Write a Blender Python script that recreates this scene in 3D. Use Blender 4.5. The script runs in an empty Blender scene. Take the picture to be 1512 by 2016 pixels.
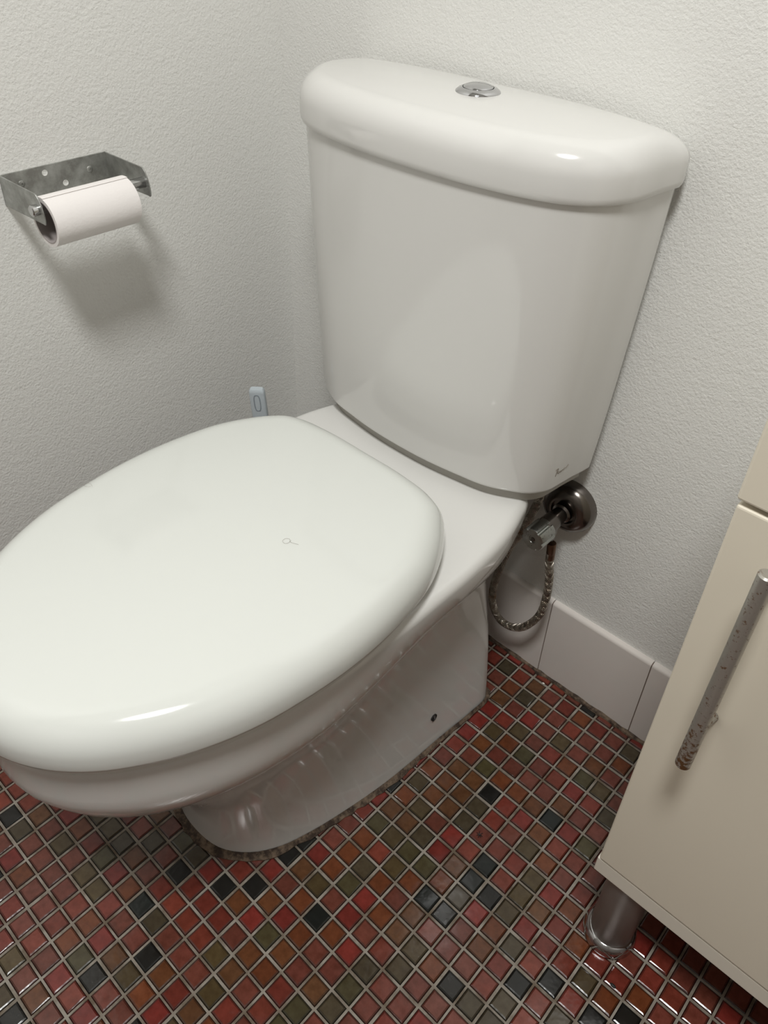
import bpy, bmesh, math, random
from mathutils import Vector, Matrix
random.seed(7)
S = bpy.context.scene
COL = S.collection

# ---------------------------------------------------------------- camera
F_PX = 1592.17
R_ROWS = ((0.732362, 0.68018256, 0.03158462),
          (0.43085613, -0.42699209, -0.7950099),
          (-0.52726548, 0.59584347, -0.60577361))      # right, down, forward in the world
cam_data = bpy.data.cameras.new('camera')
cam = bpy.data.objects.new('camera', cam_data); COL.objects.link(cam)
r, d, f = (Vector(v) for v in R_ROWS)
m = Matrix(((r.x, -d.x, -f.x, 0.34337803), (r.y, -d.y, -f.y, -0.70166628), (r.z, -d.z, -f.z, 0.94740825), (0, 0, 0, 1)))
cam.matrix_world = m
cam_data.sensor_fit = 'VERTICAL'; cam_data.sensor_height = 24.0; cam_data.sensor_width = 18.0
cam_data.lens = F_PX / 2016 * 24.0
cam_data.shift_y = -108.8 / 2016
cam_data.clip_start = 0.02
S.camera = cam

# ---------------------------------------------------------------- light and exposure
S.view_settings.view_transform = 'Standard'; S.view_settings.look = 'None'
S.view_settings.gamma = 1.0; S.view_settings.use_curve_mapping = False
S.view_settings.exposure = 0.0
w = bpy.data.worlds.new('world'); S.world = w; w.use_nodes = True
w.node_tree.nodes['Background'].inputs[0].default_value = (0.9, 0.95, 1.0, 1)
w.node_tree.nodes['Background'].inputs[1].default_value = 0.0
def area(name, loc, size, energy, colour, rot=(0, 0, 0), shape='DISK'):
    l = bpy.data.lights.new(name, 'AREA'); l.shape = shape; l.size = size; l.energy = energy; l.color = colour
    o = bpy.data.objects.new(name, l); o.location = loc; o.rotation_euler = rot; COL.objects.link(o); return o
area('ceiling_lamp_light', (0.37, -0.88, 2.1), 0.34, 24.5, (0.985, 0.99, 0.968))

# ---------------------------------------------------------------- materials
def mat(name, col, rough=0.5, metal=0.0, coat=0.0, spec=0.5):
    m = bpy.data.materials.new(name); m.use_nodes = True
    b = m.node_tree.nodes['Principled BSDF']
    b.inputs['Base Color'].default_value = (*col, 1); b.inputs['Roughness'].default_value = rough
    b.inputs['Metallic'].default_value = metal; b.inputs['Coat Weight'].default_value = coat
    b.inputs['Coat Roughness'].default_value = 0.04
    b.inputs['Specular IOR Level'].default_value = spec
    return m
def nodes(m): return m.node_tree.nodes, m.node_tree.links, m.node_tree.nodes['Principled BSDF']
def noise(m, scale, detail=4, rough=0.5, coord='Object', stretch=None):
    N, L, b = nodes(m)
    tc = N.new('ShaderNodeTexCoord'); n = N.new('ShaderNodeTexNoise')
    n.inputs['Scale'].default_value = scale; n.inputs['Detail'].default_value = detail; n.inputs['Roughness'].default_value = rough
    if stretch:
        mp = N.new('ShaderNodeMapping'); mp.inputs['Scale'].default_value = stretch
        L.new(tc.outputs[coord], mp.inputs[0]); L.new(mp.outputs[0], n.inputs['Vector'])
    else: L.new(tc.outputs[coord], n.inputs['Vector'])
    return n
def mix_by(m, n, lo, hi, ca, cb):
    N, L, b = nodes(m)
    rp = N.new('ShaderNodeValToRGB'); rp.color_ramp.elements[0].position = lo; rp.color_ramp.elements[1].position = hi
    rp.color_ramp.elements[0].color = (*ca, 1); rp.color_ramp.elements[1].color = (*cb, 1)
    L.new(n.outputs[0], rp.inputs[0]); return rp
def bump(m, n, strength, dist, prev=None):
    N, L, b = nodes(m)
    bp = N.new('ShaderNodeBump'); bp.inputs['Strength'].default_value = strength; bp.inputs['Distance'].default_value = dist
    L.new(n.outputs[0], bp.inputs['Height'])
    if prev: L.new(prev.outputs[0], bp.inputs['Normal'])
    L.new(bp.outputs[0], b.inputs['Normal']); return bp

M = {}
M['porcelain'] = mat('glazed_porcelain', (0.73, 0.72, 0.695), 0.12, coat=0.3)
M['seat'] = mat('white_seat_plastic', (0.72, 0.735, 0.70), 0.10, coat=0.2)
M['wall'] = mat('painted_render', (0.82, 0.815, 0.785), 0.42)
b1 = bump(M['wall'], noise(M['wall'], 330, 3, 0.6), 0.6, 0.0016)
b2 = bump(M['wall'], noise(M['wall'], 110, 2, 0.5), 0.15, 0.003, b1)
M['dark_wall'] = mat('low_bounce_dark', (0.26, 0.24, 0.22), 0.6)  # tone of the unseen walls, darkened to cut bounce light
M['ceiling'] = mat('ceiling_paint', (0.8, 0.8, 0.78), 0.7)
M['skirting'] = mat('glazed_skirting_tile', (0.72, 0.67, 0.63), 0.14, coat=0.2)
M['grout_dirty'] = mat('dirty_joint', (0.11, 0.07, 0.04), 0.8)
g = M['grout_dirty']; rp = mix_by(g, noise(g, 90, 5, 0.7), 0.42, 0.62, (0.035, 0.02, 0.012), (0.17, 0.12, 0.08))
nodes(g)[1].new(rp.outputs[0], nodes(g)[2].inputs['Base Color']); bump(g, noise(g, 300, 3), 0.6, 0.002)
M['grout'] = mat('floor_grout', (0.30, 0.26, 0.21), 0.75)
g = M['grout']; rp = mix_by(g, noise(g, 35, 5, 0.6), 0.36, 0.62, (0.12, 0.09, 0.06), (0.30, 0.27, 0.23))
nodes(g)[1].new(rp.outputs[0], nodes(g)[2].inputs['Base Color']); bump(g, noise(g, 500, 3), 0.3, 0.001)
M['tile'] = mat('mosaic_glaze', (0.3, 0.08, 0.05), 0.19)
t = M['tile']; N, L, B = nodes(t)
at = N.new('ShaderNodeAttribute'); at.attribute_name = 'glaze'
nz = noise(t, 120, 4, 0.6); rp = mix_by(t, nz, 0.3, 0.7, (0.72, 0.66, 0.60), (1.1, 1.1, 1.1))
mx = N.new('ShaderNodeMix'); mx.data_type = 'RGBA'; mx.blend_type = 'MULTIPLY'; mx.inputs['Factor'].default_value = 1
L.new(at.outputs['Color'], mx.inputs['A']); L.new(rp.outputs[0], mx.inputs['B']); L.new(mx.outputs['Result'], B.inputs['Base Color'])
bump(t, noise(t, 90, 2), 0.25, 0.0012)
M['chrome'] = mat('chrome', (0.58, 0.58, 0.59), 0.07, 1.0)
M['chrome_dull'] = mat('tarnished_chrome', (0.20, 0.18, 0.165), 0.22, 1.0)
M['knob_metal'] = mat('worn_chrome_knob', (0.46, 0.46, 0.44), 0.28, 1.0)
g = M['knob_metal']; rp = mix_by(g, noise(g, 400, 4, .6), 0.30, 0.40, (0.07, 0.06, 0.045), (0.42, 0.43, 0.41))
nodes(g)[1].new(rp.outputs[0], nodes(g)[2].inputs['Base Color'])
M['black'] = mat('black_void', (0.012, 0.011, 0.01), 0.6)
M['steel'] = mat('aged_steel_sheet', (0.42, 0.42, 0.41), 0.45, 0.8)
g = M['steel']; rp = mix_by(g, noise(g, 45, 6, 0.65), 0.38, 0.66, (0.30, 0.30, 0.28), (0.52, 0.53, 0.51))
nodes(g)[1].new(rp.outputs[0], nodes(g)[2].inputs['Base Color'])
M['rod'] = mat('polished_steel_rod', (0.6, 0.6, 0.6), 0.18, 1.0)
M['paper'] = mat('toilet_paper', (0.86, 0.82, 0.80), 0.9, spec=0.2)
bump(M['paper'], noise(M['paper'], 350, 3), 0.25, 0.001)
M['card'] = mat('cardboard_core', (0.40, 0.36, 0.35), 0.9, spec=0.2)
M['braid'] = mat('braided_steel', (0.34, 0.29, 0.25), 0.33, 1.0)
g = M['braid']; rp = mix_by(g, noise(g, 22, 3), 0.62, 0.72, (0.42, 0.38, 0.33), (0.24, 0.13, 0.06))
nodes(g)[1].new(rp.outputs[0], nodes(g)[2].inputs['Base Color'])
M['copper'] = mat('rusty_ferrule', (0.20, 0.12, 0.08), 0.4, 1.0)
M['cabinet'] = mat('cream_laminate', (0.80, 0.735, 0.61), 0.34)
M['cabinet_edge'] = mat('cream_edging', (0.80, 0.75, 0.65), 0.4)
M['rust_steel'] = mat('rust_spotted_handle', (0.4, 0.38, 0.34), 0.35, 1.0)
g = M['rust_steel']; N, L, B = nodes(g)
nz = noise(g, 230, 6, 0.72); tc = N.new('ShaderNodeTexCoord'); sp = N.new('ShaderNodeSeparateXYZ'); L.new(tc.outputs['Object'], sp.inputs[0])
mr = N.new('ShaderNodeMapRange'); mr.inputs[1].default_value = 0.075; mr.inputs[2].default_value = 0.0
mr.inputs[3].default_value = 0.0; mr.inputs[4].default_value = 0.13; L.new(sp.outputs[2], mr.inputs[0])
ad = N.new('ShaderNodeMath'); L.new(nz.outputs[0], ad.inputs[0]); L.new(mr.outputs[0], ad.inputs[1])
rp = N.new('ShaderNodeValToRGB'); rp.color_ramp.elements[0].position = 0.57; rp.color_ramp.elements[1].position = 0.64
rp.color_ramp.elements[0].color = (0.44, 0.42, 0.38, 1); rp.color_ramp.elements[1].color = (0.10, 0.045, 0.015, 1)
L.new(ad.outputs[0], rp.inputs[0]); L.new(rp.outputs[0], B.inputs['Base Color'])
r2 = N.new('ShaderNodeValToRGB'); r2.color_ramp.elements[0].position = 0.57; r2.color_ramp.elements[1].position = 0.63
r2.color_ramp.elements[0].color = (0.65, 0.65, 0.65, 1); r2.color_ramp.elements[1].color = (0.1, 0.1, 0.1, 1)
L.new(ad.outputs[0], r2.inputs[0]); L.new(r2.outputs[0], B.inputs['Metallic'])
M['leg'] = mat('grey_brushed_leg', (0.30, 0.27, 0.25), 0.42, 0.6)
M['brush_plastic'] = mat('pale_blue_plastic', (0.56, 0.62, 0.66), 0.3)
M['white_plastic'] = mat('white_plastic', (0.75, 0.75, 0.73), 0.35)
M['hair'] = mat('hair', (0.25, 0.2, 0.17), 0.6)
M['ink'] = mat('printed_mark', (0.22, 0.19, 0.16), 0.5)
M['white_speck'] = mat('pale_grit', (0.8, 0.78, 0.7), 0.5)

# ---------------------------------------------------------------- helpers
def obj(name, bm, material, parent=None, smooth=True, loc=None, bevel=None):
    me = bpy.data.meshes.new(name); bmesh.ops.recalc_face_normals(bm, faces=bm.faces[:]); bm.to_mesh(me); bm.free()
    for mm in (material if isinstance(material, (list, tuple)) else [material]): me.materials.append(mm)
    o = bpy.data.objects.new(name, me); COL.objects.link(o)
    if smooth:
        me.polygons.foreach_set('use_smooth', [True] * len(me.polygons))
        try: me.set_sharp_from_angle(angle=math.radians(38))
        except Exception: pass
    if bevel:
        b = o.modifiers.new('bevel', 'BEVEL'); b.width = bevel; b.segments = 3; b.limit_method = 'ANGLE'; b.angle_limit = math.radians(40)
    if parent:
        o.parent = parent
        if parent.parent is None: o.matrix_parent_inverse = Matrix.Translation(-Vector(parent.location))
    return o
def thing(name, label, cat, loc=(0, 0, 0), group=None):
    o = bpy.data.objects.new(name, None); COL.objects.link(o); o.location = loc; o.empty_display_size = 0.05
    o['label'] = label; o['category'] = cat
    if group: o['group'] = group
    return o
def tag(o, label, cat, group=None):
    o['label'] = label; o['category'] = cat
    if group: o['group'] = group
    return o
def struct(name, bm, m, smooth=False):
    o = obj(name, bm, m, None, smooth); o['kind'] = 'structure'; return o
def box(bm, x0, x1, y0, y1, z0, z1):
    v = [bm.verts.new(p) for p in ((x0,y0,z0),(x1,y0,z0),(x1,y1,z0),(x0,y1,z0),(x0,y0,z1),(x1,y0,z1),(x1,y1,z1),(x0,y1,z1))]
    for q in ((3,2,1,0),(4,5,6,7),(0,1,5,4),(1,2,6,5),(2,3,7,6),(3,0,4,7)): bm.faces.new([v[i] for i in q])
    return v
def BM(): return bmesh.new()
def loft(rings, cap0=True, cap1=True):
    bm = BM(); vs = [[bm.verts.new(p) for p in ring] for ring in rings]; n = len(rings[0])
    for a, b in zip(vs, vs[1:]):
        for i in range(n):
            j = (i + 1) % n; bm.faces.new((a[i], a[j], b[j], b[i]))
    if cap0: bm.faces.new(vs[0][::-1])
    if cap1: bm.faces.new(vs[-1])
    return bm
def resample(pts, n):
    d = [0]
    for a, b in zip(pts, pts[1:]): d.append(d[-1] + math.hypot(b[0]-a[0], b[1]-a[1]))
    out = []; k = 0
    for i in range(n + 1):
        t = d[-1] * i / n
        while k < len(d) - 2 and d[k+1] < t: k += 1
        u = (t - d[k]) / max(1e-9, d[k+1] - d[k]); a, b = pts[k], pts[k+1]
        out.append((a[0] + (b[0]-a[0])*u, a[1] + (b[1]-a[1])*u))
    return out
def catmull(pts, sub=10):
    P = [(-pts[1][0], pts[1][1])] + list(pts) + [(-pts[-2][0], pts[-2][1])]
    out = []
    for i in range(1, len(P) - 2):
        p0, p1, p2, p3 = P[i-1], P[i], P[i+1], P[i+2]
        # centripetal style tangents limited by the segment length
        l = math.dist(p1, p2)
        def tan(a, b, c):
            la, lb = math.dist(a, b), math.dist(b, c)
            return tuple(((b[k]-a[k])/la*lb + (c[k]-b[k])/lb*la)/(la+lb)*1.0 for k in (0, 1))
        t1, t2 = tan(p0, p1, p2), tan(p1, p2, p3)
        for s in range(sub):
            u = s / sub; h00 = 2*u**3-3*u*u+1; h10 = u**3-2*u*u+u; h01 = -2*u**3+3*u*u; h11 = u**3-u*u
            out.append(tuple(h00*p1[k]+h10*l*t1[k]+h01*p2[k]+h11*l*t2[k] for k in (0, 1)))
    out.append(pts[-1]); return out
def outline(half, n=48):
    """closed outline from a half outline running back centre -> front centre (x >= 0)"""
    h = resample(catmull(half), n)
    return h + [(-x, y) for x, y in h[-2:0:-1]]
def inset(o, d):
    n = len(o); out = []
    for i in range(n):
        a, b = o[i-1], o[(i+1) % n]; tx, ty = b[0]-a[0], b[1]-a[1]; l = math.hypot(tx, ty) or 1
        out.append((o[i][0] + ty/l*d, o[i][1] - tx/l*d))
    return out
XC = -0.137
def ring(o, z): return [(XC + x, y, z) for x, y in o]
def lerp(a, b, u, v=None):
    v = u if v is None else v
    return [(p[0]+(q[0]-p[0])*u, p[1]+(q[1]-p[1])*v) for p, q in zip(a, b)]
def sgn_in(o):      # +1 when inset(d>0) shrinks the outline
    s = inset(o, 0.01); return 1 if max(p[0] for p in s) < max(p[0] for p in o) else -1
def domed(o, z_edge, z_top, steps=8, mid=None):
    """rings shrinking from an outline to its middle with a light crown"""
    cy = (min(p[1] for p in o) + max(p[1] for p in o)) / 2
    out = []
    for k in range(1, steps + 1):
        s = 1 - k / (steps + 0.35)
        out.append(ring([(x*s, cy + (y-cy)*s) for x, y in o], z_edge + (z_top - z_edge) * (1 - s*s)))
    return out
def frame_axis(a, b):
    z = (Vector(b) - Vector(a)).normalized(); h = Vector((0, 0, 1)) if abs(z.z) < 0.9 else Vector((1, 0, 0))
    x = h.cross(z).normalized(); return x, z.cross(x), z
def lathe(a, b, prof, n=32, bm=None):
    """profile [(radius, t along a->b in metres)]"""
    bm = bm or BM(); x, y, z = frame_axis(a, b); A = Vector(a); rings = []
    for r_, t_ in prof:
        rings.append([bm.verts.new(A + z*t_ + (x*math.cos(2*math.pi*i/n) + y*math.sin(2*math.pi*i/n))*max(r_, 1e-5)) for i in range(n)])
    for p, q in zip(rings, rings[1:]):
        for i in range(n): bm.faces.new((p[i], p[(i+1) % n], q[(i+1) % n], q[i]))
    bm.faces.new(rings[0][::-1]); bm.faces.new(rings[-1]); return bm
def smooth_path(pts, sub=12):
    P = [Vector(p) for p in pts]; P = [P[0]*2-P[1]] + P + [P[-1]*2-P[-2]]; out = []
    for i in range(1, len(P)-2):
        for s in range(sub):
            u = s/sub; a, b, c, d_ = P[i-1], P[i], P[i+1], P[i+2]
            out.append(0.5*((2*b)+(c-a)*u+(2*a-5*b+4*c-d_)*u*u+(-a+3*b-3*c+d_)*u**3))
    out.append(P[-2]); return out
def tube(path, r_, n=10, bm=None):
    bm = bm or BM(); rings = []; up = None
    for i, p in enumerate(path):
        t = (path[min(i+1, len(path)-1)] - path[max(i-1, 0)]).normalized()
        if up is None: up = t.orthogonal().normalized()
        up = (up - t*up.dot(t)).normalized(); s = t.cross(up); rr = r_(i/(len(path)-1)) if callable(r_) else r_
        rings.append([bm.verts.new(p + (up*math.cos(2*math.pi*k/n) + s*math.sin(2*math.pi*k/n))*rr) for k in range(n)])
    for p, q in zip(rings, rings[1:]):
        for k in range(n): bm.faces.new((p[k], p[(k+1) % n], q[(k+1) % n], q[k]))
    bm.faces.new(rings[0][::-1]); bm.faces.new(rings[-1]); return bm

# ---------------------------------------------------------------- room shell
XL, XR, YB, YF, ZT = -0.49, 1.15, 0.0215, -1.75, 2.25
def wall(name, *a, m='wall'):
    bm = BM(); box(bm, *a); return struct(name, bm, M[m])
wall('wall_back', XL-0.1, XR+0.1, YB, YB+0.1, -0.1, ZT)
wall('wall_left', XL-0.1, XL, YF, YB, -0.1, ZT)
wall('wall_right', XR, XR+0.1, YF, YB, -0.1, ZT, m='dark_wall')
wall('wall_front', XL-0.1, XR+0.1, YF-0.1, YF, -0.1, ZT, m='dark_wall')
bm = BM(); box(bm, XL-0.1, XR+0.1, YF-0.1, YB+0.1, ZT, ZT+0.1); struct('ceiling', bm, M['ceiling'])

# floor: grout bed with every mosaic tile bedded in it, one mesh
PITCH = 0.025
RED = [(0.155,0.030,0.020),(0.165,0.036,0.022),(0.145,0.040,0.028),(0.175,0.026,0.020),(0.135,0.040,0.027)]
BRN = [(0.125,0.046,0.018),(0.112,0.050,0.022),(0.140,0.042,0.016)]
OLV = [(0.070,0.050,0.024),(0.080,0.056,0.024),(0.062,0.048,0.028),(0.066,0.056,0.026)]
BLK = [(0.012,0.012,0.011),(0.016,0.015,0.013),(0.010,0.013,0.012)]
# mosaic tiles as seen in the photograph: column, row, column, row ... ; the rest of the seen area is red
BLACK_TILES = [4, -1, 6, 6, 3, 7, -1, 10, 5, 10, 5, 11, 6, 11, 13, 11, 10, 12, 12, 12, 4, 13, 5, 13, 9, 13, -2, 15, 7, 15, -2, 16, 1, 17, -2, 18, -3, 19, -5, 20, -5, 
    22, -3, 23, -13, 24, -4, 25 ]
OLIVE_TILES = [-1, 0, 7, 0, 1, 1, 4, 2, 2, 3, 6, 3, 7, 3, 1, 4, 3, 4, 8, 4, 2, 6, 8, 6, 3, 8, 6, 8, 0, 9, 3, 9, 7, 9, 1, 10, 7, 10, 2, 11, 7, 11, 11, 11, 0, 12, 1, 
    12, 2, 12, 3, 12, 5, 12, 8, 12, 2, 13, 11, 13, 1, 14, 9, 14, 1, 15, 5, 15, 8, 15, 9, 15, 0, 16, 5, 16, 4, 17, 4, 18, -6, 19, -5, 19, 0, 19, 4, 19, -7, 
    20, 3, 20, -10, 21, -9, 21, -8, 21, -1, 21, 3, 21, -8, 22, -4, 22, 0, 22, -10, 23, -8, 23, -7, 23, -12, 24, -3, 24, -5, 25, -7, 27 ]
BROWN_TILES = [1, 0, 4, 0, 0, 1, 2, 1, 7, 1, 0, 2, 6, 2, 5, 3, 2, 4, 1, 5, 6, 5, 3, 6, 4, 6, 5, 6, 1, 7, 2, 7, 6, 7, 0, 8, 1, 8, 2, 8, 7, 8, 1, 9, 2, 9, 9, 9, 0, 10, 
    8, 10, 10, 10, 13, 10, 0, 11, 1, 11, 4, 11, 12, 11, 4, 12, 7, 12, 0, 13, 3, 13, 7, 13, 0, 14, 2, 14, 4, 14, 0, 15, 3, 15, 4, 15, 6, 15, -1, 16, 0, 17, 
    2, 17, -1, 18, 1, 18, -8, 19, -2, 19, 1, 19, 3, 19, 0, 20, 1, 20, -7, 21, 0, 21, -10, 22, -6, 22, -12, 23, -2, 23, 0, 23, -6, 24, -4, 24, -2, 24, -10, 
    25, -6, 25, -5, 27 ]
SEEN_ROWS = [(-1, -3, 14), (0, -4, 14), (1, -5, 15), (2, -6, 15), (3, -7, 15), (4, -8, 16), (5, -9, 16), (6, -10, 17), (7, -11, 17), (8, -12, 16), (9, -13, 15), (10, -14, 14), (11, -15, 13), (12, -16, 12), (13, -17, 11), (14, -18, 10), (15, -19, 9), (16, -20, 8), (17, -20, 7), (18, -20, 6), (19, -20, 5), (20, -20, 4), (21, -20, 3), (22, -18, 1), (23, -16, 0), (24, -14, -1), (25, -12, -2), (26, -10, -3), (27, -8, -4)]   # row, first column, last column
TILE_MAP = {}
for row, first, last in SEEN_ROWS:
    for c in range(first, last + 1): TILE_MAP[(c, row)] = 'R'
for kind, tiles in (('K', BLACK_TILES), ('O', OLIVE_TILES), ('B', BROWN_TILES)):
    for c, row in zip(tiles[::2], tiles[1::2]): TILE_MAP[(c, row)] = kind
def tile_kind(c, r_):
    k = TILE_MAP.get((c, r_))
    if k is None:
        u = random.random(); k = 'R' if u < .50 else 'B' if u < .72 else 'O' if u < .92 else 'K'
    base = random.choice({'R': RED, 'B': BRN, 'O': OLV, 'K': BLK}[k])
    g_ = random.uniform(0.85, 1.15)
    return tuple(x*g_ for x in base)
bm = BM()
lay = bm.loops.layers.float_color.new('glaze')
def face_c(vs, c, mi=1):
    f_ = bm.faces.new(vs); f_.material_index = mi
    for l_ in f_.loops: l_[lay] = (*c, 1)
box(bm, XL, XR, YF, YB, -0.1, 0.0)
for f_ in bm.faces: f_.material_index = 0
GAP = 0.0013
c0, c1, r0, r1 = -20, 46, -1, 64
for c in range(c0, c1):
    for r_ in range(r0, r1):
        x0, x1, y1, y0 = c*PITCH+GAP, (c+1)*PITCH-GAP, -r_*PITCH-GAP, -(r_+1)*PITCH+GAP
        x0 = max(x0, XL+0.002); x1 = min(x1, XR-0.002); y1 = min(y1, YB-0.002)
        if x1-x0 < 0.004 or y1-y0 < 0.004: continue
        j = lambda: random.uniform(-0.0004, 0.0004)
        x0 += j(); x1 += j(); y0 += j(); y1 += j(); s = math.sin(random.uniform(-1,1))*0.00012
        col = tile_kind(c, r_); dk = tuple(v*0.18 for v in col)  # darker glaze on the bevels, deepened to paint in the edge shadow
        t0, t1 = 0.0010, 0.0024; z0, z1, z2 = 0.0, 0.0010, 0.0015
        tz = [random.uniform(-0.00015, 0.00015) for _ in range(4)]
        A = [bm.verts.new(p) for p in ((x0,y0,z0),(x1,y0,z0),(x1,y1,z0),(x0,y1,z0))]
        B_ = [bm.verts.new(p) for p in ((x0+t0,y0+t0,z1),(x1-t0,y0+t0,z1),(x1-t0,y1-t0,z1),(x0+t0,y1-t0,z1))]
        C_ = [bm.verts.new((p[0],p[1],z2+tz[i])) for i,p in enumerate(((x0+t1,y0+t1),(x1-t1,y0+t1),(x1-t1,y1-t1),(x0+t1,y1-t1)))]
        for i in range(4):
            k = (i+1) % 4
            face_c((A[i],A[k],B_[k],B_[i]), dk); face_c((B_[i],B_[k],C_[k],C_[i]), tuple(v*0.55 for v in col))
        face_c(C_, col)
me = bpy.data.meshes.new('floor'); bm.to_mesh(me); bm.free()
me.materials.append(M['grout']); me.materials.append(M['tile'])
fl = bpy.data.objects.new('floor', me); COL.objects.link(fl); fl['kind'] = 'structure'

# skirting tiles (147 mm wide, 143 mm high, rounded top), one run per wall
SK_T, SK_H = 0.008, 0.1435
def skirt_tile(bm, a, b, place):
    prof = [(0, 0.0025), (SK_T, 0.0025)]
    for k in range(7):
        an = math.pi/2*k/6; prof.append((SK_T-0.005+0.005*math.cos(an), SK_H-0.005+0.005*math.sin(an)))
    prof.append((0, SK_H)); a += 0.0007; b -= 0.0007
    r0_ = [bm.verts.new(place(a, *p)) for p in prof]; r1_ = [bm.verts.new(place(b, *p)) for p in prof]; n = len(prof)
    for i in range(n): bm.faces.new((r0_[i], r0_[(i+1) % n], r1_[(i+1) % n], r1_[i]))
    bm.faces.new(r0_[::-1]); bm.faces.new(r1_)
bm = BM(); x = 0.0225 - 0.1463*4
while x < XR:
    a, b = max(x, XL+SK_T+0.001), min(x+0.1463, XR)
    if b-a > 0.01: skirt_tile(bm, a, b, lambda s, d_, z: (s, YB-d_, z))
    x += 0.1463
o = struct('baseboard_back', bm, M['skirting'], True)
bm = BM(); y = YF
while y < YB-0.01:
    skirt_tile(bm, y, min(y+0.1463, YB-0.0005), lambda s, d_, z: (XL+d_, s, z)); y += 0.1463
struct('baseboard_left', bm, M['skirting'], True)
# joint backing + dirty floor joint
bm = BM(); box(bm, XL+0.0005, XR, YB-SK_T+0.0012, YB, 0.0, SK_H-0.003); struct('trim_1', bm, mat('skirting_joint', (0.20, 0.15, 0.12), 0.8))
bm = BM()
pth = [Vector((XL+0.008 + i*0.01, YB-SK_T-0.0005 + random.uniform(-0.0008, 0.0008), 0.0006)) for i in range(163)]
tube(pth, lambda u: random.uniform(0.0034, 0.0060), 8, bm); struct('trim_2', bm, M['grout_dirty'], True)

# ---------------------------------------------------------------- toilet
T = thing('toilet', 'white close-coupled porcelain toilet with closed seat lid in the corner on mosaic floor', 'toilet', (XC, -0.30, 0))
RIM = outline([(0,-0.062),(0.09,-0.062),(0.126,-0.063),(0.138,-0.0665),(0.1445,-0.075),(0.1495,-0.092),(0.160,-0.13),(0.1655,-0.17),(0.168,-0.21),(0.168,-0.25),(0.1675,-0.30),
               (0.1650,-0.36),(0.1625,-0.40),(0.157,-0.44),(0.149,-0.483),(0.135,-0.522),(0.117,-0.555),(0.095,-0.583),(0.068,-0.606),(0.036,-0.622),(0,-0.627)], 64)
PED = outline([(0,-0.066),(0.09,-0.066),(0.124,-0.067),(0.132,-0.071),(0.1345,-0.080),(0.134,-0.105),(0.129,-0.17),(0.1255,-0.23),(0.122,-0.268),(0.112,-0.328),(0.099,-0.382),
               (0.087,-0.415),(0.069,-0.442),(0.041,-0.463),(0,-0.470)], 64)
si = sgn_in(RIM)
rings = []
# height, sideways spread at the back, sideways spread at the front, forward spread
for z, wb, wf, wy in ((0.001,0,0,0),(0.01,0,0,0),(0.05,0,0,0),(0.10,0,0,.05),(0.13,0,.02,.15),(0.16,0,.05,.30),(0.19,0,.14,.47),(0.22,.02,.28,.64),(0.235,.06,.38,.72),
                      (0.25,.12,.50,.79),(0.265,.23,.65,.86),(0.275,.33,.76,.90),(0.285,.45,.85,.93),(0.295,.58,.92,.96),(0.305,.69,.97,.985),(0.315,.78,.99,1),
                      (0.325,.86,1,1),(0.335,.93,1,1),(0.345,.97,1,1),(0.357,1,1,1)):
    rg_ = []
    for (px_, py_), (qx_, qy_) in zip(PED, RIM):
        t_ = min(1, max(0, (-0.20 - qy_)/0.24)); t_ = t_*t_*(3-2*t_); wx = wb + (wf-wb)*t_
        tap = 1 - 0.62*z*(1-wx)
        rg_.append((px_*tap + (qx_ - px_*tap)*wx, py_ + (qy_-py_)*wy))
    rings.append(ring(rg_, z))
for k in range(1, 7):
    an = math.pi/2*k/6; rr = 0.012
    rings.append(ring(inset(RIM, si*rr*(1-math.cos(an))), 0.358+rr*math.sin(an)))
top = inset(RIM, si*0.012)
rings += [ring([(x_*s, -0.3+(y_+0.3)*s) for x_, y_ in top], 0.370) for s in (0.9, 0.6, 0.3)]
obj('pan', loft(rings), M['porcelain'], T)
# bolt hole in the pan foot: proud disc, its inner shade painted black
bm = lathe((XC+0.1211, -0.183, 0.055), (XC+0.1331, -0.1822, 0.0555), [(0.0050, 0), (0.0052, 0.0045), (0.0040, 0.0046), (0.0036, 0.003), (0.001, 0.003)], 24)
obj('bolt_hole', bm, M['black'], T)['label'] = 'small dark fixing hole low on the side of the foot'
# sealant around the foot
path = [Vector((XC+x_, y_, 0.002)) for x_, y_ in inset(PED, -si*0.003)]
bm = BM(); n = len(path)
rg = []
for i, p in enumerate(path):
    out = Vector((p.x-XC, p.y+0.28, 0)).normalized(); q = random.uniform(0.0020, 0.0050) + (0.0030 if p.y < -0.40 else 0)
    rg.append([bm.verts.new(v) for v in (p-out*0.004, p-out*0.003+Vector((0,0,0.004)), p+out*0.001+Vector((0,0,0.002)), p+out*q+Vector((0,0,0.0005)), p+out*q-Vector((0,0,0.001)))])
for i in range(n):
    a, b = rg[i], rg[(i+1) % n]
    for k in range(5): bm.faces.new((a[k], a[(k+1) % 5], b[(k+1) % 5], b[k]))
obj('sealant', bm, M['grout_dirty'], T)['label'] = 'dirty brown sealant around the foot'

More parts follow.
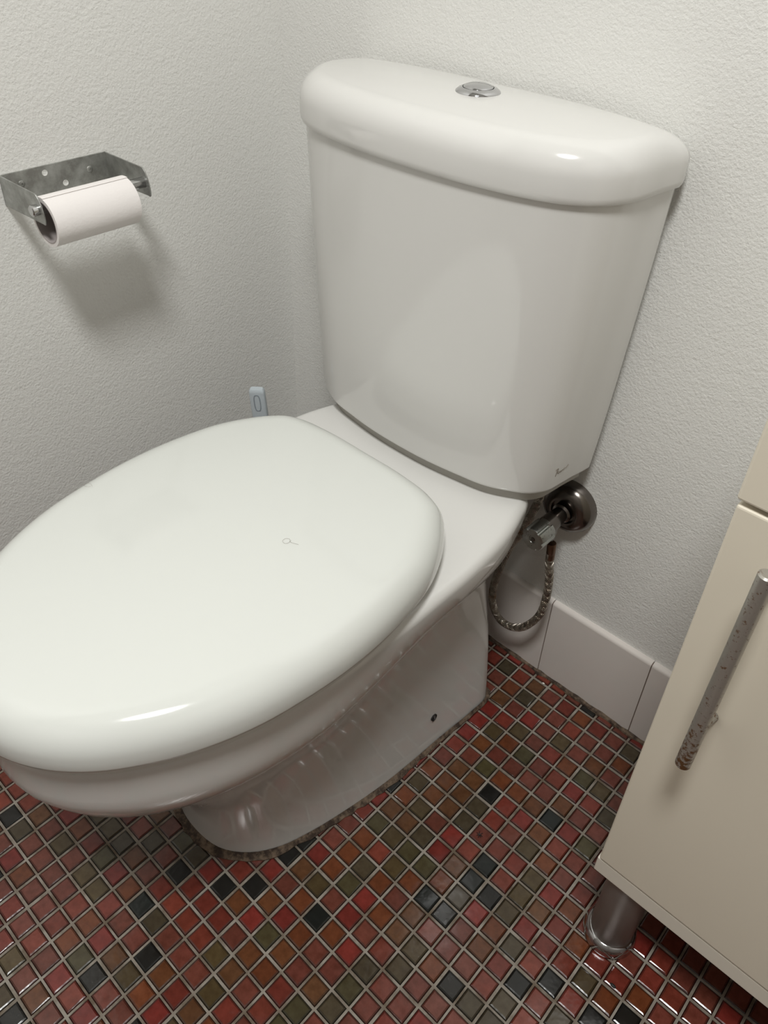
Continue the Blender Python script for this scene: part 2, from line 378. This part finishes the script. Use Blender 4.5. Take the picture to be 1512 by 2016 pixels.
# seat ring and lid
LID = outline([(0,-0.181),(0.06,-0.182),(0.095,-0.187),(0.118,-0.197),(0.135,-0.2155),(0.150,-0.240),(0.162,-0.268),(0.171,-0.31),(0.1755,-0.355),(0.1755,-0.39),(0.171,-0.4365),(0.162,-0.483),
               (0.148,-0.522),(0.130,-0.556),(0.108,-0.587),(0.081,-0.612),(0.043,-0.632),(0,-0.639)], 72)
sl = sgn_in(LID)
seat = inset(LID, sl*0.007)
obj('seat', loft([ring(inset(seat, sl*0.003), 0.3705), ring(seat, 0.373), ring(seat, 0.384), ring(inset(seat, sl*0.004), 0.3865)]), M['seat'], T)
rings = [ring(inset(LID, sl*0.006), 0.386), ring(inset(LID, sl*0.0022), 0.3855), ring(inset(LID, sl*0.0006), 0.387), ring(LID, 0.390), ring(inset(LID, sl*0.0006), 0.397)]
rx, rz = 0.030, 0.030
for k in range(1, 11):
    an = math.pi/2*k/10; rings.append(ring(inset(LID, sl*(0.0006+rx*(1-math.cos(an)))), 0.397+rz*math.sin(an)*1.0))
o_in = inset(LID, sl*(0.0006+rx)); rings += domed(o_in, 0.427, 0.4315, 10)
obj('seat_lid', loft(rings), M['seat'], T)

# cistern
XC_PAN = XC
XC = -0.148
CL = outline([(0,0.0145),(0.10,0.0145),(0.185,0.0145),(0.2015,0.0125),(0.2055,0.0050),(0.2045,-0.005),(0.2015,-0.025),(0.200,-0.045),(0.195,-0.0710),(0.180,-0.0980),(0.157,-0.1155),(0.128,-0.1265),(0.0935,-0.1335),(0.05,-0.1385),(0,-0.1400)], 64)
CT = inset(CL, sgn_in(CL)*0.006)
CB = outline([(0,0.010),(0.09,0.010),(0.165,0.010),(0.1785,0.008),(0.1825,0.0020),(0.1820,-0.006),(0.1785,-0.028),(0.1765,-0.045),(0.172,-0.0700),(0.161,-0.0870),(0.143,-0.0990),(0.119,-0.1105),(0.079,-0.1182),(0.04,-0.1228),(0,-0.124)], 64)
sc = sgn_in(CL)
rings = []
for k in range(0, 6):
    an = math.pi/2*k/5; rings.append(ring(inset(CB, sc*0.006*(1-math.sin(an))), 0.3845+0.006*(1-math.cos(an))))
for k in range(1, 9):
    u = k/8; z = 0.3905+(0.712-0.3905)*u; rings.append(ring(lerp(CB, CT, u**0.85), z))
cis = obj('cistern', loft(rings), M['porcelain'], T)
base = inset(CB, sc*0.010)
obj('cistern_gap_fill', loft([ring(base, 0.3702), ring(base, 0.386)]), mat('gap_shade_grey', (0.42, 0.40, 0.36), 0.5), T)['label'] = 'grey filler painted for the shadow gap under the cistern'  # inset filler, its grey stands in for shade and reflection in the gap
CTOP = outline([(0,0.0050),(0.08,0.0045),(0.120,-0.001),(0.150,-0.0105),(0.170,-0.0240),(0.180,-0.0430),(0.1765,-0.0640),(0.160,-0.0840),(0.135,-0.0985),(0.10,-0.1085),(0.05,-0.1145),(0,-0.1160)], 64)
rings = [ring(inset(CL, sc*0.004), 0.713), ring(inset(CL, sc*0.002), 0.7125), ring(inset(CL, sc*0.0008), 0.7145), ring(CL, 0.719), ring(CL, 0.734)]
for k in range(1, 11):
    an = math.pi/2*k/10; rings.append(ring(lerp(CL, CTOP, 1-math.cos(an)), 0.734+0.0265*math.sin(an)))
rings += domed(CTOP, 0.7605, 0.7640, 10)
obj('cistern_lid', loft(rings), M['porcelain'], T)
# flush button
BX, BY, BZ = -0.1378+0.0, -0.046, 0.7638
fb = obj('flush_button', lathe((BX,BY,BZ-0.003), (BX,BY,BZ+1), [(0.0215,0),(0.0215,0.0030),(0.0210,0.0040),(0.0185,0.0060),(0.0155,0.0072),(0.0149,0.0070),(0.0146,0.004),(0.001,0.004)], 48), M['chrome'], T)
fb['label'] = 'round chrome dual flush button'
for s in (-1, 1):
    bm = BM(); n = 20; P0 = []; P1 = []; P2 = []
    prof = [math.pi*(i/n) for i in range(n+1)]
    ca, sa = math.cos(0.5), math.sin(0.5)
    def pt(rad, an, z):
        lx, ly = rad*math.cos(an), s*(rad*math.sin(an)+0.00035); return (BX+lx*ca-ly*sa, BY+lx*sa+ly*ca, BZ+z)
    rgs = []
    for rad, z in ((0.0142, 0.001), (0.0142, 0.0042), (0.0132, 0.0052), (0.009, 0.0068), (0.004, 0.0075), (0.0003, 0.0077)):
        rgs.append([bm.verts.new(pt(rad, an, z)) for an in prof])
    for a, b in zip(rgs, rgs[1:]):
        for i in range(n): bm.faces.new((a[i], a[i+1], b[i+1], b[i]))
    for i in range(len(rgs)-1): bm.faces.new((rgs[i][0], rgs[i+1][0], rgs[i+1][-1], rgs[i][-1]))
    obj('push_plate', bm, M['chrome'], fb)

XC = XC_PAN
# maker's scribbled mark on the lower right side of the cistern
dg = bpy.context.evaluated_depsgraph_get()
from mathutils.bvhtree import BVHTree
bvh = BVHTree.FromObject(cis, dg)
def on_cistern(p, dirv=Vector((-0.75, 0.66, 0))):      # from world space towards the front right side
    off = Vector(T.location)
    h = bvh.ray_cast(Vector(p) , dirv.normalized())
    return h[0] + h[1]*0.0002 if h[0] else None
def mark_pts(seq, u0, z0, sx, sz):
    t_ = Vector((0.66, 0.75, 0)); out = []
    for a, b in seq:
        p = Vector((0.03, -0.0665, 0)) - Vector((-0.75, 0.66, 0))*0.05 + t_*(u0+a*sx) + Vector((0, 0, z0+b*sz))
        q = on_cistern(p)
        if q: out.append(q)
    return out
bm = BM()
for seq in ([(0,0),(.12,.9),(.22,1.15),(.05,1.2),(-.1,1.0)], [(.08,.5),(.3,.75),(.22,.45),(.4,.25)], [(.4,.3),(.5,.55),(.55,.35),(.66,.6),(.7,.38),(.85,.62),(.95,.45),(1.1,.7),(1.3,.62),(1.6,.95)]):
    P_ = mark_pts(seq, 0.0, 0.4065, 0.010, 0.009)
    if len(P_) > 2: tube(smooth_path(P_, 6), 0.00035, 6, bm)
if len(bm.verts): obj('maker_mark', bm, M['ink'], T)['label'] = 'tiny grey handwritten style maker mark'
else: bm.free()

# ---------------------------------------------------------------- water valve and hose
VX, VZ = 0.0142, 0.308
V = thing('angle_valve', 'tarnished chrome water valve on the wall below the cistern', 'valve', (VX, YB, VZ))
obj('escutcheon', lathe((VX, YB+0.001, VZ), (VX, -1, VZ), [(0.0345,0),(0.0350,0.004),(0.0345,0.010),(0.031,0.017),(0.025,0.021),(0.019,0.0225),(0.0165,0.022),(0.0160,0.018),(0.001,0.018)], 48), M['chrome_dull'], V)
obj('valve_body', lathe((VX, YB-0.012, VZ-0.001), (VX, -1, VZ-0.001), [(0.0125,0),(0.0125,0.012),(0.0100,0.014),(0.0100,0.022),(0.0112,0.028),(0.0118,0.034),(0.0122,0.050),(0.0095,0.053),(0.0095,0.060)], 28), M['chrome_dull'], V)
ol = lathe((VX+0.002, -0.026, VZ-0.004), (VX+0.006, -0.025, VZ-1), [(0.0078,0),(0.0080,0.012),(0.0070,0.014),(0.0070,0.020)], 6)
obj('outlet', ol, M['chrome_dull'], V)
prof = []; bm = BM(); n = 60; KY0, KY1 = -0.036, -0.064
rgs = []
for y_, sc_ in ((KY0, .86), (KY0-0.002, 1), (KY1+0.002, 1), (KY1+0.0004, .95), (KY1, .85), (KY1, .30), (KY1+0.0012, .26), (KY1+0.0012, .01)):
    row = []
    for i in range(n):
        an = 2*math.pi*i/n; k = (i % 10); groove = 0.0024 if (k in (0, 1) and sc_ > 0.9) else 0
        rr = (0.0150-groove)*sc_; row.append(bm.verts.new((VX+0.0005+rr*math.cos(an), y_, VZ-0.003+rr*math.sin(an))))
    rgs.append(row)
for a, b in zip(rgs, rgs[1:]):
    for i in range(n): bm.faces.new((a[i], a[(i+1) % n], b[(i+1) % n], b[i]))
bm.faces.new(rgs[0]); bm.faces.new(rgs[-1][::-1])
kn = obj('knob', bm, M['knob_metal'], V); kn['label'] = 'fluted round handle with flat face'
sc_o = obj('screw', lathe((VX+0.0005, KY1+0.0015, VZ-0.003), (VX+0.0005, -1, VZ-0.003), [(0.0030,0),(0.0030,0.0014),(0.0015,0.0016),(0.0014,0.0006),(0.0005,0.0006)], 16), M['chrome_dull'], kn)
H = thing('flexible_hose', 'braided steel water hose looping down beside the toilet foot', 'hose', (-0.02, -0.02, 0.09))
hp = smooth_path([(0.0205,-0.022,0.262),(0.0215,-0.021,0.242),(0.0258,-0.020,0.213),(0.0269,-0.020,0.1776),(0.0225,-0.020,0.1451),(0.0063,-0.020,0.1111),(-0.0136,-0.020,0.0938),
                  (-0.0344,-0.020,0.0939),(-0.0486,-0.020,0.1138),(-0.0517,-0.020,0.1418),(-0.0471,-0.020,0.1811),(-0.0372,-0.020,0.2295),(-0.0275,-0.019,0.255),(-0.0185,-0.018,0.288),(-0.0105,-0.018,0.325),(-0.006,-0.022,0.366),(-0.006,-0.022,0.384)], 16)
obj('hose_core', tube(hp, 0.0040, 10), M['black'], H)
bm = BM(); turns = 120; L_ = len(hp)
# woven braid: two families of helical wires
def braid(bm, path, R_, nw, pitch_n, rw):
    fr = []; up = None
    for i, p in enumerate(path):
        t_ = (path[min(i+1, len(path)-1)] - path[max(i-1, 0)]).normalized()
        if up is None: up = t_.orthogonal().normalized()
        up = (up - t_*up.dot(t_)).normalized(); fr.append((p, up, t_.cross(up)))
    steps = len(path)*2
    for sgn in (1, -1):
        for k in range(nw):
            pts = []
            for i in range(steps+1):
                u = i/steps*(len(path)-1); j_ = min(int(u), len(path)-2); w_ = u-j_
                p = fr[j_][0].lerp(fr[j_+1][0], w_); a_ = fr[j_][1].lerp(fr[j_+1][1], w_); b_ = fr[j_][2].lerp(fr[j_+1][2], w_)
                an = sgn*2*math.pi*pitch_n*u/(len(path)-1) + 2*math.pi*k/nw
                rr = R_ + 0.00012*math.sin(an*nw*0.5)
                pts.append(p + (a_*math.cos(an) + b_*math.sin(an))*rr)
            tube(pts, rw, 4, bm)
braid(bm, hp, 0.0046, 12, 16, 0.00062)
obj('hose_braid', bm, M['braid'], H)
obj('ferrule', lathe((0.0200,-0.0224,0.2755), (0.0216,-0.021,0.245), [(0.0052,0),(0.0056,0.001),(0.0056,0.016),(0.0050,0.017),(0.0053,0.018),(0.0053,0.026),(0.0047,0.027)], 24), M['copper'], H)['label'] = 'rusty brown crimped end'

# ---------------------------------------------------------------- toilet roll holder and roll
HZ0, HZ1, HYL, HYR, HT = 0.637, 0.668, -0.361, -0.240, 0.0015
h = thing('toilet_roll_holder', 'worn U-shaped steel toilet roll holder screwed to the left wall', 'toilet roll holder', (XL, -0.30, 0.637))
bm = BM(); box(bm, XL, XL+HT, HYL, HYR, HZ0, HZ1); obj('back_plate', bm, M['steel'], h, False, bevel=0.0004)
def arm(y_):
    prof = [(XL, HZ0), (XL, HZ1), (XL+0.071, HZ1)]
    for a, b in ((0.0735,0.0302),(0.0765,0.0270),(0.0795,0.0215),(0.0815,0.0145),(0.0823,0.008),(0.0815,0.003),(0.080,0.0018),(0.077,0.0022)): prof.append((XL+a, HZ0+b))
    bm = BM(); a = [bm.verts.new((x_, y_-HT/2, z_)) for x_, z_ in prof]; b = [bm.verts.new((x_, y_+HT/2, z_)) for x_, z_ in prof]; n = len(prof)
    bm.faces.new(a); bm.faces.new(b[::-1])
    for i in range(n): bm.faces.new((a[i], b[i], b[(i+1) % n], a[(i+1) % n]))
    obj('arm', bm, M['steel'], h, False, bevel=0.0005)
arm(HYL+HT/2); arm(HYR-HT/2)
RXc, RZc = XL+0.0715, 0.6525
obj('rod', lathe((RXc, HYL-0.007, RZc), (RXc, 1, RZc), [(0.0046,0),(0.0056,0.0010),(0.0056,0.1275),(0.0050,0.1285)], 28), M['rod'], h)
for yy, zz in ((-0.2623, 0.6535), (-0.3400, 0.6550)):
    obj('screw', lathe((XL+HT-0.0005, yy, zz), (XL+1, yy, zz), [(0.0036,0),(0.0036,0.0008),(0.0030,0.0013),(0.0010,0.0014),(0.0009,0.0006),(0.0002,0.0006)], 18), M['steel'], h)
for yy, zz in ((-0.3131, 0.6605), (-0.2925, 0.6455)):
    o = obj('screw_hole', lathe((XL+HT-0.001, yy, zz), (XL+1, yy, zz), [(0.0031,0),(0.0031,0.00125),(0.0024,0.00125),(0.0022,0.0011),(0.0002,0.0011)], 18), M['wall'], h)
    o['label'] = 'open hole showing the white wall'
Rr = 0.0245
RL = thing('toilet_roll', 'nearly finished roll of white toilet paper on the steel holder', 'toilet roll', (RXc, -0.31, RZc-0.0135-Rr))
RC = RZc - 0.0135 - 0.0005
y0_, y1_ = -0.3565, -0.2625
def annulus(ro, ri, ya, yb, n=64, rough=0.0):
    bm = BM(); seg = 22; out = []; inn = []
    for s in range(seg+1):
        y_ = ya + (yb-ya)*s/seg
        out.append([bm.verts.new((RXc+ro(i/n, s/seg)*math.cos(2*math.pi*i/n), y_, RC+ro(i/n, s/seg)*math.sin(2*math.pi*i/n))) for i in range(n)])
        inn.append([bm.verts.new((RXc+ri*math.cos(2*math.pi*i/n), y_, RC+ri*math.sin(2*math.pi*i/n))) for i in range(n)])
    for s in range(seg):
        for i in range(n):
            j_ = (i+1) % n; bm.faces.new((out[s][i], out[s+1][i], out[s+1][j_], out[s][j_])); bm.faces.new((inn[s][i], inn[s][j_], inn[s+1][j_], inn[s+1][i]))
    for i in range(n):
        j_ = (i+1) % n; bm.faces.new((out[0][i], out[0][j_], inn[0][j_], inn[0][i])); bm.faces.new((out[-1][i], inn[-1][i], inn[-1][j_], out[-1][j_]))
    return bm
dots = {(1, k) for k in (4, 8, 11)} | {(19, k) for k in (0, 2, 4, 6, 8, 9, 12)}
def ro(u, s):
    r_ = Rr
    k = (int(round(u*64)) + 12) % 64
    if (int(round(s*22)), (64-k) % 64) in {(a, b) for a, b in dots}: r_ -= 0.0011
    return r_
obj('paper', annulus(ro, 0.0208, y0_, y1_), M['paper'], RL)
obj('cardboard_core', annulus(lambda u, s: 0.0209, 0.0200, y0_-0.0002, y1_+0.0002), M['card'], RL)
# loose last sheet edge on top
bm = BM(); a = []; b = []
for i in range(10):
    an = math.radians(128 - i*5.5); rr = Rr + 0.00005 + (0.0004*((i-6)/3)**2 if i > 6 else 0)
    for lst, y_ in ((a, y0_), (b, y1_+0.0004)):
        lst.append((bm.verts.new((RXc+rr*math.cos(an), y_, RC+rr*math.sin(an))), bm.verts.new((RXc+(rr+0.0003)*math.cos(an), y_, RC+(rr+0.0003)*math.sin(an)))))
for i in range(9):
    bm.faces.new((a[i][1], a[i+1][1], b[i+1][1], b[i][1])); bm.faces.new((a[i][0], b[i][0], b[i+1][0], a[i+1][0]))
    bm.faces.new((a[i][0], a[i+1][0], a[i+1][1], a[i][1])); bm.faces.new((b[i][0], b[i][1], b[i+1][1], b[i+1][0]))
bm.faces.new((a[-1][0], b[-1][0], b[-1][1], a[-1][1])); bm.faces.new((a[0][0], a[0][1], b[0][1], b[0][0]))
obj('loose_sheet', bm, M['paper'], RL)

# ---------------------------------------------------------------- toilet brush behind the pan
bx, by = -0.405, -0.105
TB = thing('toilet_brush', 'pale blue plastic toilet brush handle with slot standing behind the seat', 'toilet brush', (bx, by, 0.0))
bm = lathe((bx,by,0.002), (bx,by,1), [(0.048,0),(0.050,0.002),(0.046,0.06),(0.040,0.12),(0.038,0.124),(0.036,0.122),(0.040,0.06),(0.044,0.006),(0.002,0.005)], 40)
obj('brush_holder', bm, M['white_plastic'], TB)
def handle_section(w_, t_, n=28, p=4):
    out = []
    for i in range(n):
        an = 2*math.pi*i/n; c_, s_ = math.cos(an), math.sin(an)
        out.append((math.copysign(abs(c_)**(2/p), c_)*w_/2, math.copysign(abs(s_)**(2/p), s_)*t_/2))
    return out
hd_top = Vector((-0.407, -0.122, 0.347)); hd_bot = Vector((-0.404, -0.103, 0.075))
zax = (hd_top-hd_bot).normalized(); fx = Vector((0.80, 0.60, 0)).normalized(); fy = zax.cross(fx).normalized(); fx = fy.cross(zax)
Lh = (hd_top-hd_bot).length; rings = []
for t_, w_, th in ((0,.010,.010),(0.05,.010,.010),(0.10,.014,.010),(Lh-0.13,.019,.0105),(Lh-0.045,.022,.0115),(Lh-0.006,.022,.0115),(Lh-0.002,.0205,.0105),(Lh,.017,.008)):
    rings.append([hd_bot+zax*t_+fx*a+fy*b for a, b in handle_section(w_, th)])
hn = obj('handle', loft(rings), M['brush_plastic'], TB)
bm = BM(); rings = []
for s in (1,):
    sec = []
    for i in range(24):
        an = 2*math.pi*i/24; c_, s_ = math.cos(an), math.sin(an)
        sec.append((0.0036*math.copysign(abs(c_)**.6, c_), 0.0125*math.copysign(abs(s_)**.75, s_)))
    ctr = hd_top - zax*0.021
    rings = [[ctr+fx*a*q+zax*b*q2-fy*dd for a, b in sec] for q, q2, dd in ((1.35,1.1,0.0052),(1.35,1.1,0.0061),(1.0,1.0,0.0062),(0.9,0.97,0.0052))]
    o = obj('hanging_slot', loft(rings), mat('slot_shade', (0.30, 0.34, 0.38), 0.4), hn)  # handle plastic darkened, shade inside the slot is put into the colour

# ---------------------------------------------------------------- bathroom cabinet
CX0, CX1, CYF, CZ0 = 0.2488, 0.72, -0.255, 0.1375
CB_ = thing('bathroom_cabinet', 'cream bathroom cabinet on metal legs against the back wall', 'cabinet', ((CX0+CX1)/2, -0.12, 0))
bm = BM(); box(bm, CX0, CX1, CYF+0.018, YB-0.0005, CZ0, 0.74); obj('carcass', bm, M['cabinet_edge'], CB_, False, bevel=0.0012)
bm = BM(); box(bm, CX0-0.0012, CX1, CYF+0.0015, CYF+0.0185, CZ0, 0.1605); obj('bottom_rail', bm, M['cabinet_edge'], CB_, False, bevel=0.0012)
bm = BM(); box(bm, CX0+0.0005, CX1, CYF, CYF+0.0175, 0.163, 0.6185); dr = obj('door', bm, M['cabinet'], CB_, False, bevel=0.0022)
bm = BM(); box(bm, CX0-0.001, CX1, CYF-0.001, CYF+0.0175, 0.6225, 0.735); obj('drawer_front', bm, M['cabinet'], CB_, False, bevel=0.0022)
bm = BM(); box(bm, CX0-0.004, CX1+0.004, CYF-0.006, YB-0.0005, 0.7405, 0.765); obj('worktop', bm, M['white_plastic'], CB_, False, bevel=0.003)
hx, hy = 0.2868, CYF-0.031
hb = BM(); lathe((0,0,0), (0,0,1), [(0.0045,0),(0.0058,0.0012),(0.0058,0.2008),(0.0045,0.202)], 28, hb)
ho = obj('handle', hb, M['rust_steel'], None); ho.location = (hx, hy, 0.403); ho.parent = dr
ho['label'] = 'rust-spotted steel bar handle'
for zz in (0.030, 0.172):
    p = obj('handle_post', lathe((0,0.003,zz), (0,1,zz), [(0.0040,0),(0.0040,0.020),(0.0055,0.0278)], 20), M['rust_steel'], None); p.parent = ho
for lx, ly in ((0.2807, -0.2270), (0.6880, -0.2270), (0.2807, -0.03), (0.6880, -0.03)):
    lg = obj('leg', lathe((lx,ly,0.0035), (lx,ly,1), [(0.0195,0),(0.0225,0.004),(0.0225,0.1337),(0.020,0.1340)], 40), M['leg'], CB_)
    ft = obj('foot', lathe((lx,ly,0.0016), (lx,ly,1), [(0.0265,0),(0.0285,0.002),(0.0288,0.006),(0.0272,0.0115),(0.0245,0.0155),(0.0228,0.0165)], 40), M['chrome'], lg)

# ---------------------------------------------------------------- hairs and specks
def tag_tube(name, pts, r_, m_, label, cat, group=None):
    return tag(obj(name, tube(smooth_path(pts, 8), r_, 5), m_), label, cat, group)
hc = (-0.079, -0.351, 0.4312)
tag_tube('hair', [(hc[0]+a*0.001, hc[1]+b*0.001, hc[2]) for a, b in ((8,4),(4,2),(0,1),(-3,3),(-6,1),(-6,-3),(-2,-4),(0,-1),(-1,3))], 0.00009, M['hair'], 'tiny looped hair lying on the middle of the white seat lid', 'hair')
tag_tube('hair', [(-0.283+a*0.001, -0.4355+b*0.001, 0.4298) for a, b in ((5,2),(1,3),(-3,1),(-3,-2),(0,-3),(3,-1),(4,1))], 0.00009, M['hair'], 'tiny curled hair near the left edge of the white seat lid', 'hair')
bm = BM(); c_ = Vector((0.111, -0.2392, 0.0022))
for k in range(7):
    an = k*0.93+0.3; l_ = random.uniform(0.003, 0.0052)
    tube([c_, c_+Vector((math.cos(an)*l_*.6, math.sin(an)*l_*.6, 0.0006)), c_+Vector((math.cos(an)*l_, math.sin(an)*l_, -0.0003))], 0.00045, 5, bm)
tag(obj('dead_insect', bm, M['black']), 'tiny dark star-shaped insect on a red tile right of the toilet foot', 'insect')
bm = BM(); bmesh.ops.create_icosphere(bm, subdivisions=2, radius=0.0022, matrix=Matrix.Translation((0.3111, -0.2708, 0.0026)) @ Matrix.Diagonal((1.6, 0.8, 0.6, 1)))
tag(obj('crumb', bm, M['black']), 'small black crumb on a red tile in front of the cabinet leg', 'crumb')
bm = BM(); bmesh.ops.create_icosphere(bm, subdivisions=2, radius=0.0014, matrix=Matrix.Translation((0.0422, -0.0005, 0.0026)) @ Matrix.Diagonal((1.5, 1, 0.6, 1)))
tag(obj('crumb', bm, M['white_speck']), 'tiny white crumb on the floor close to the skirting tiles', 'crumb')
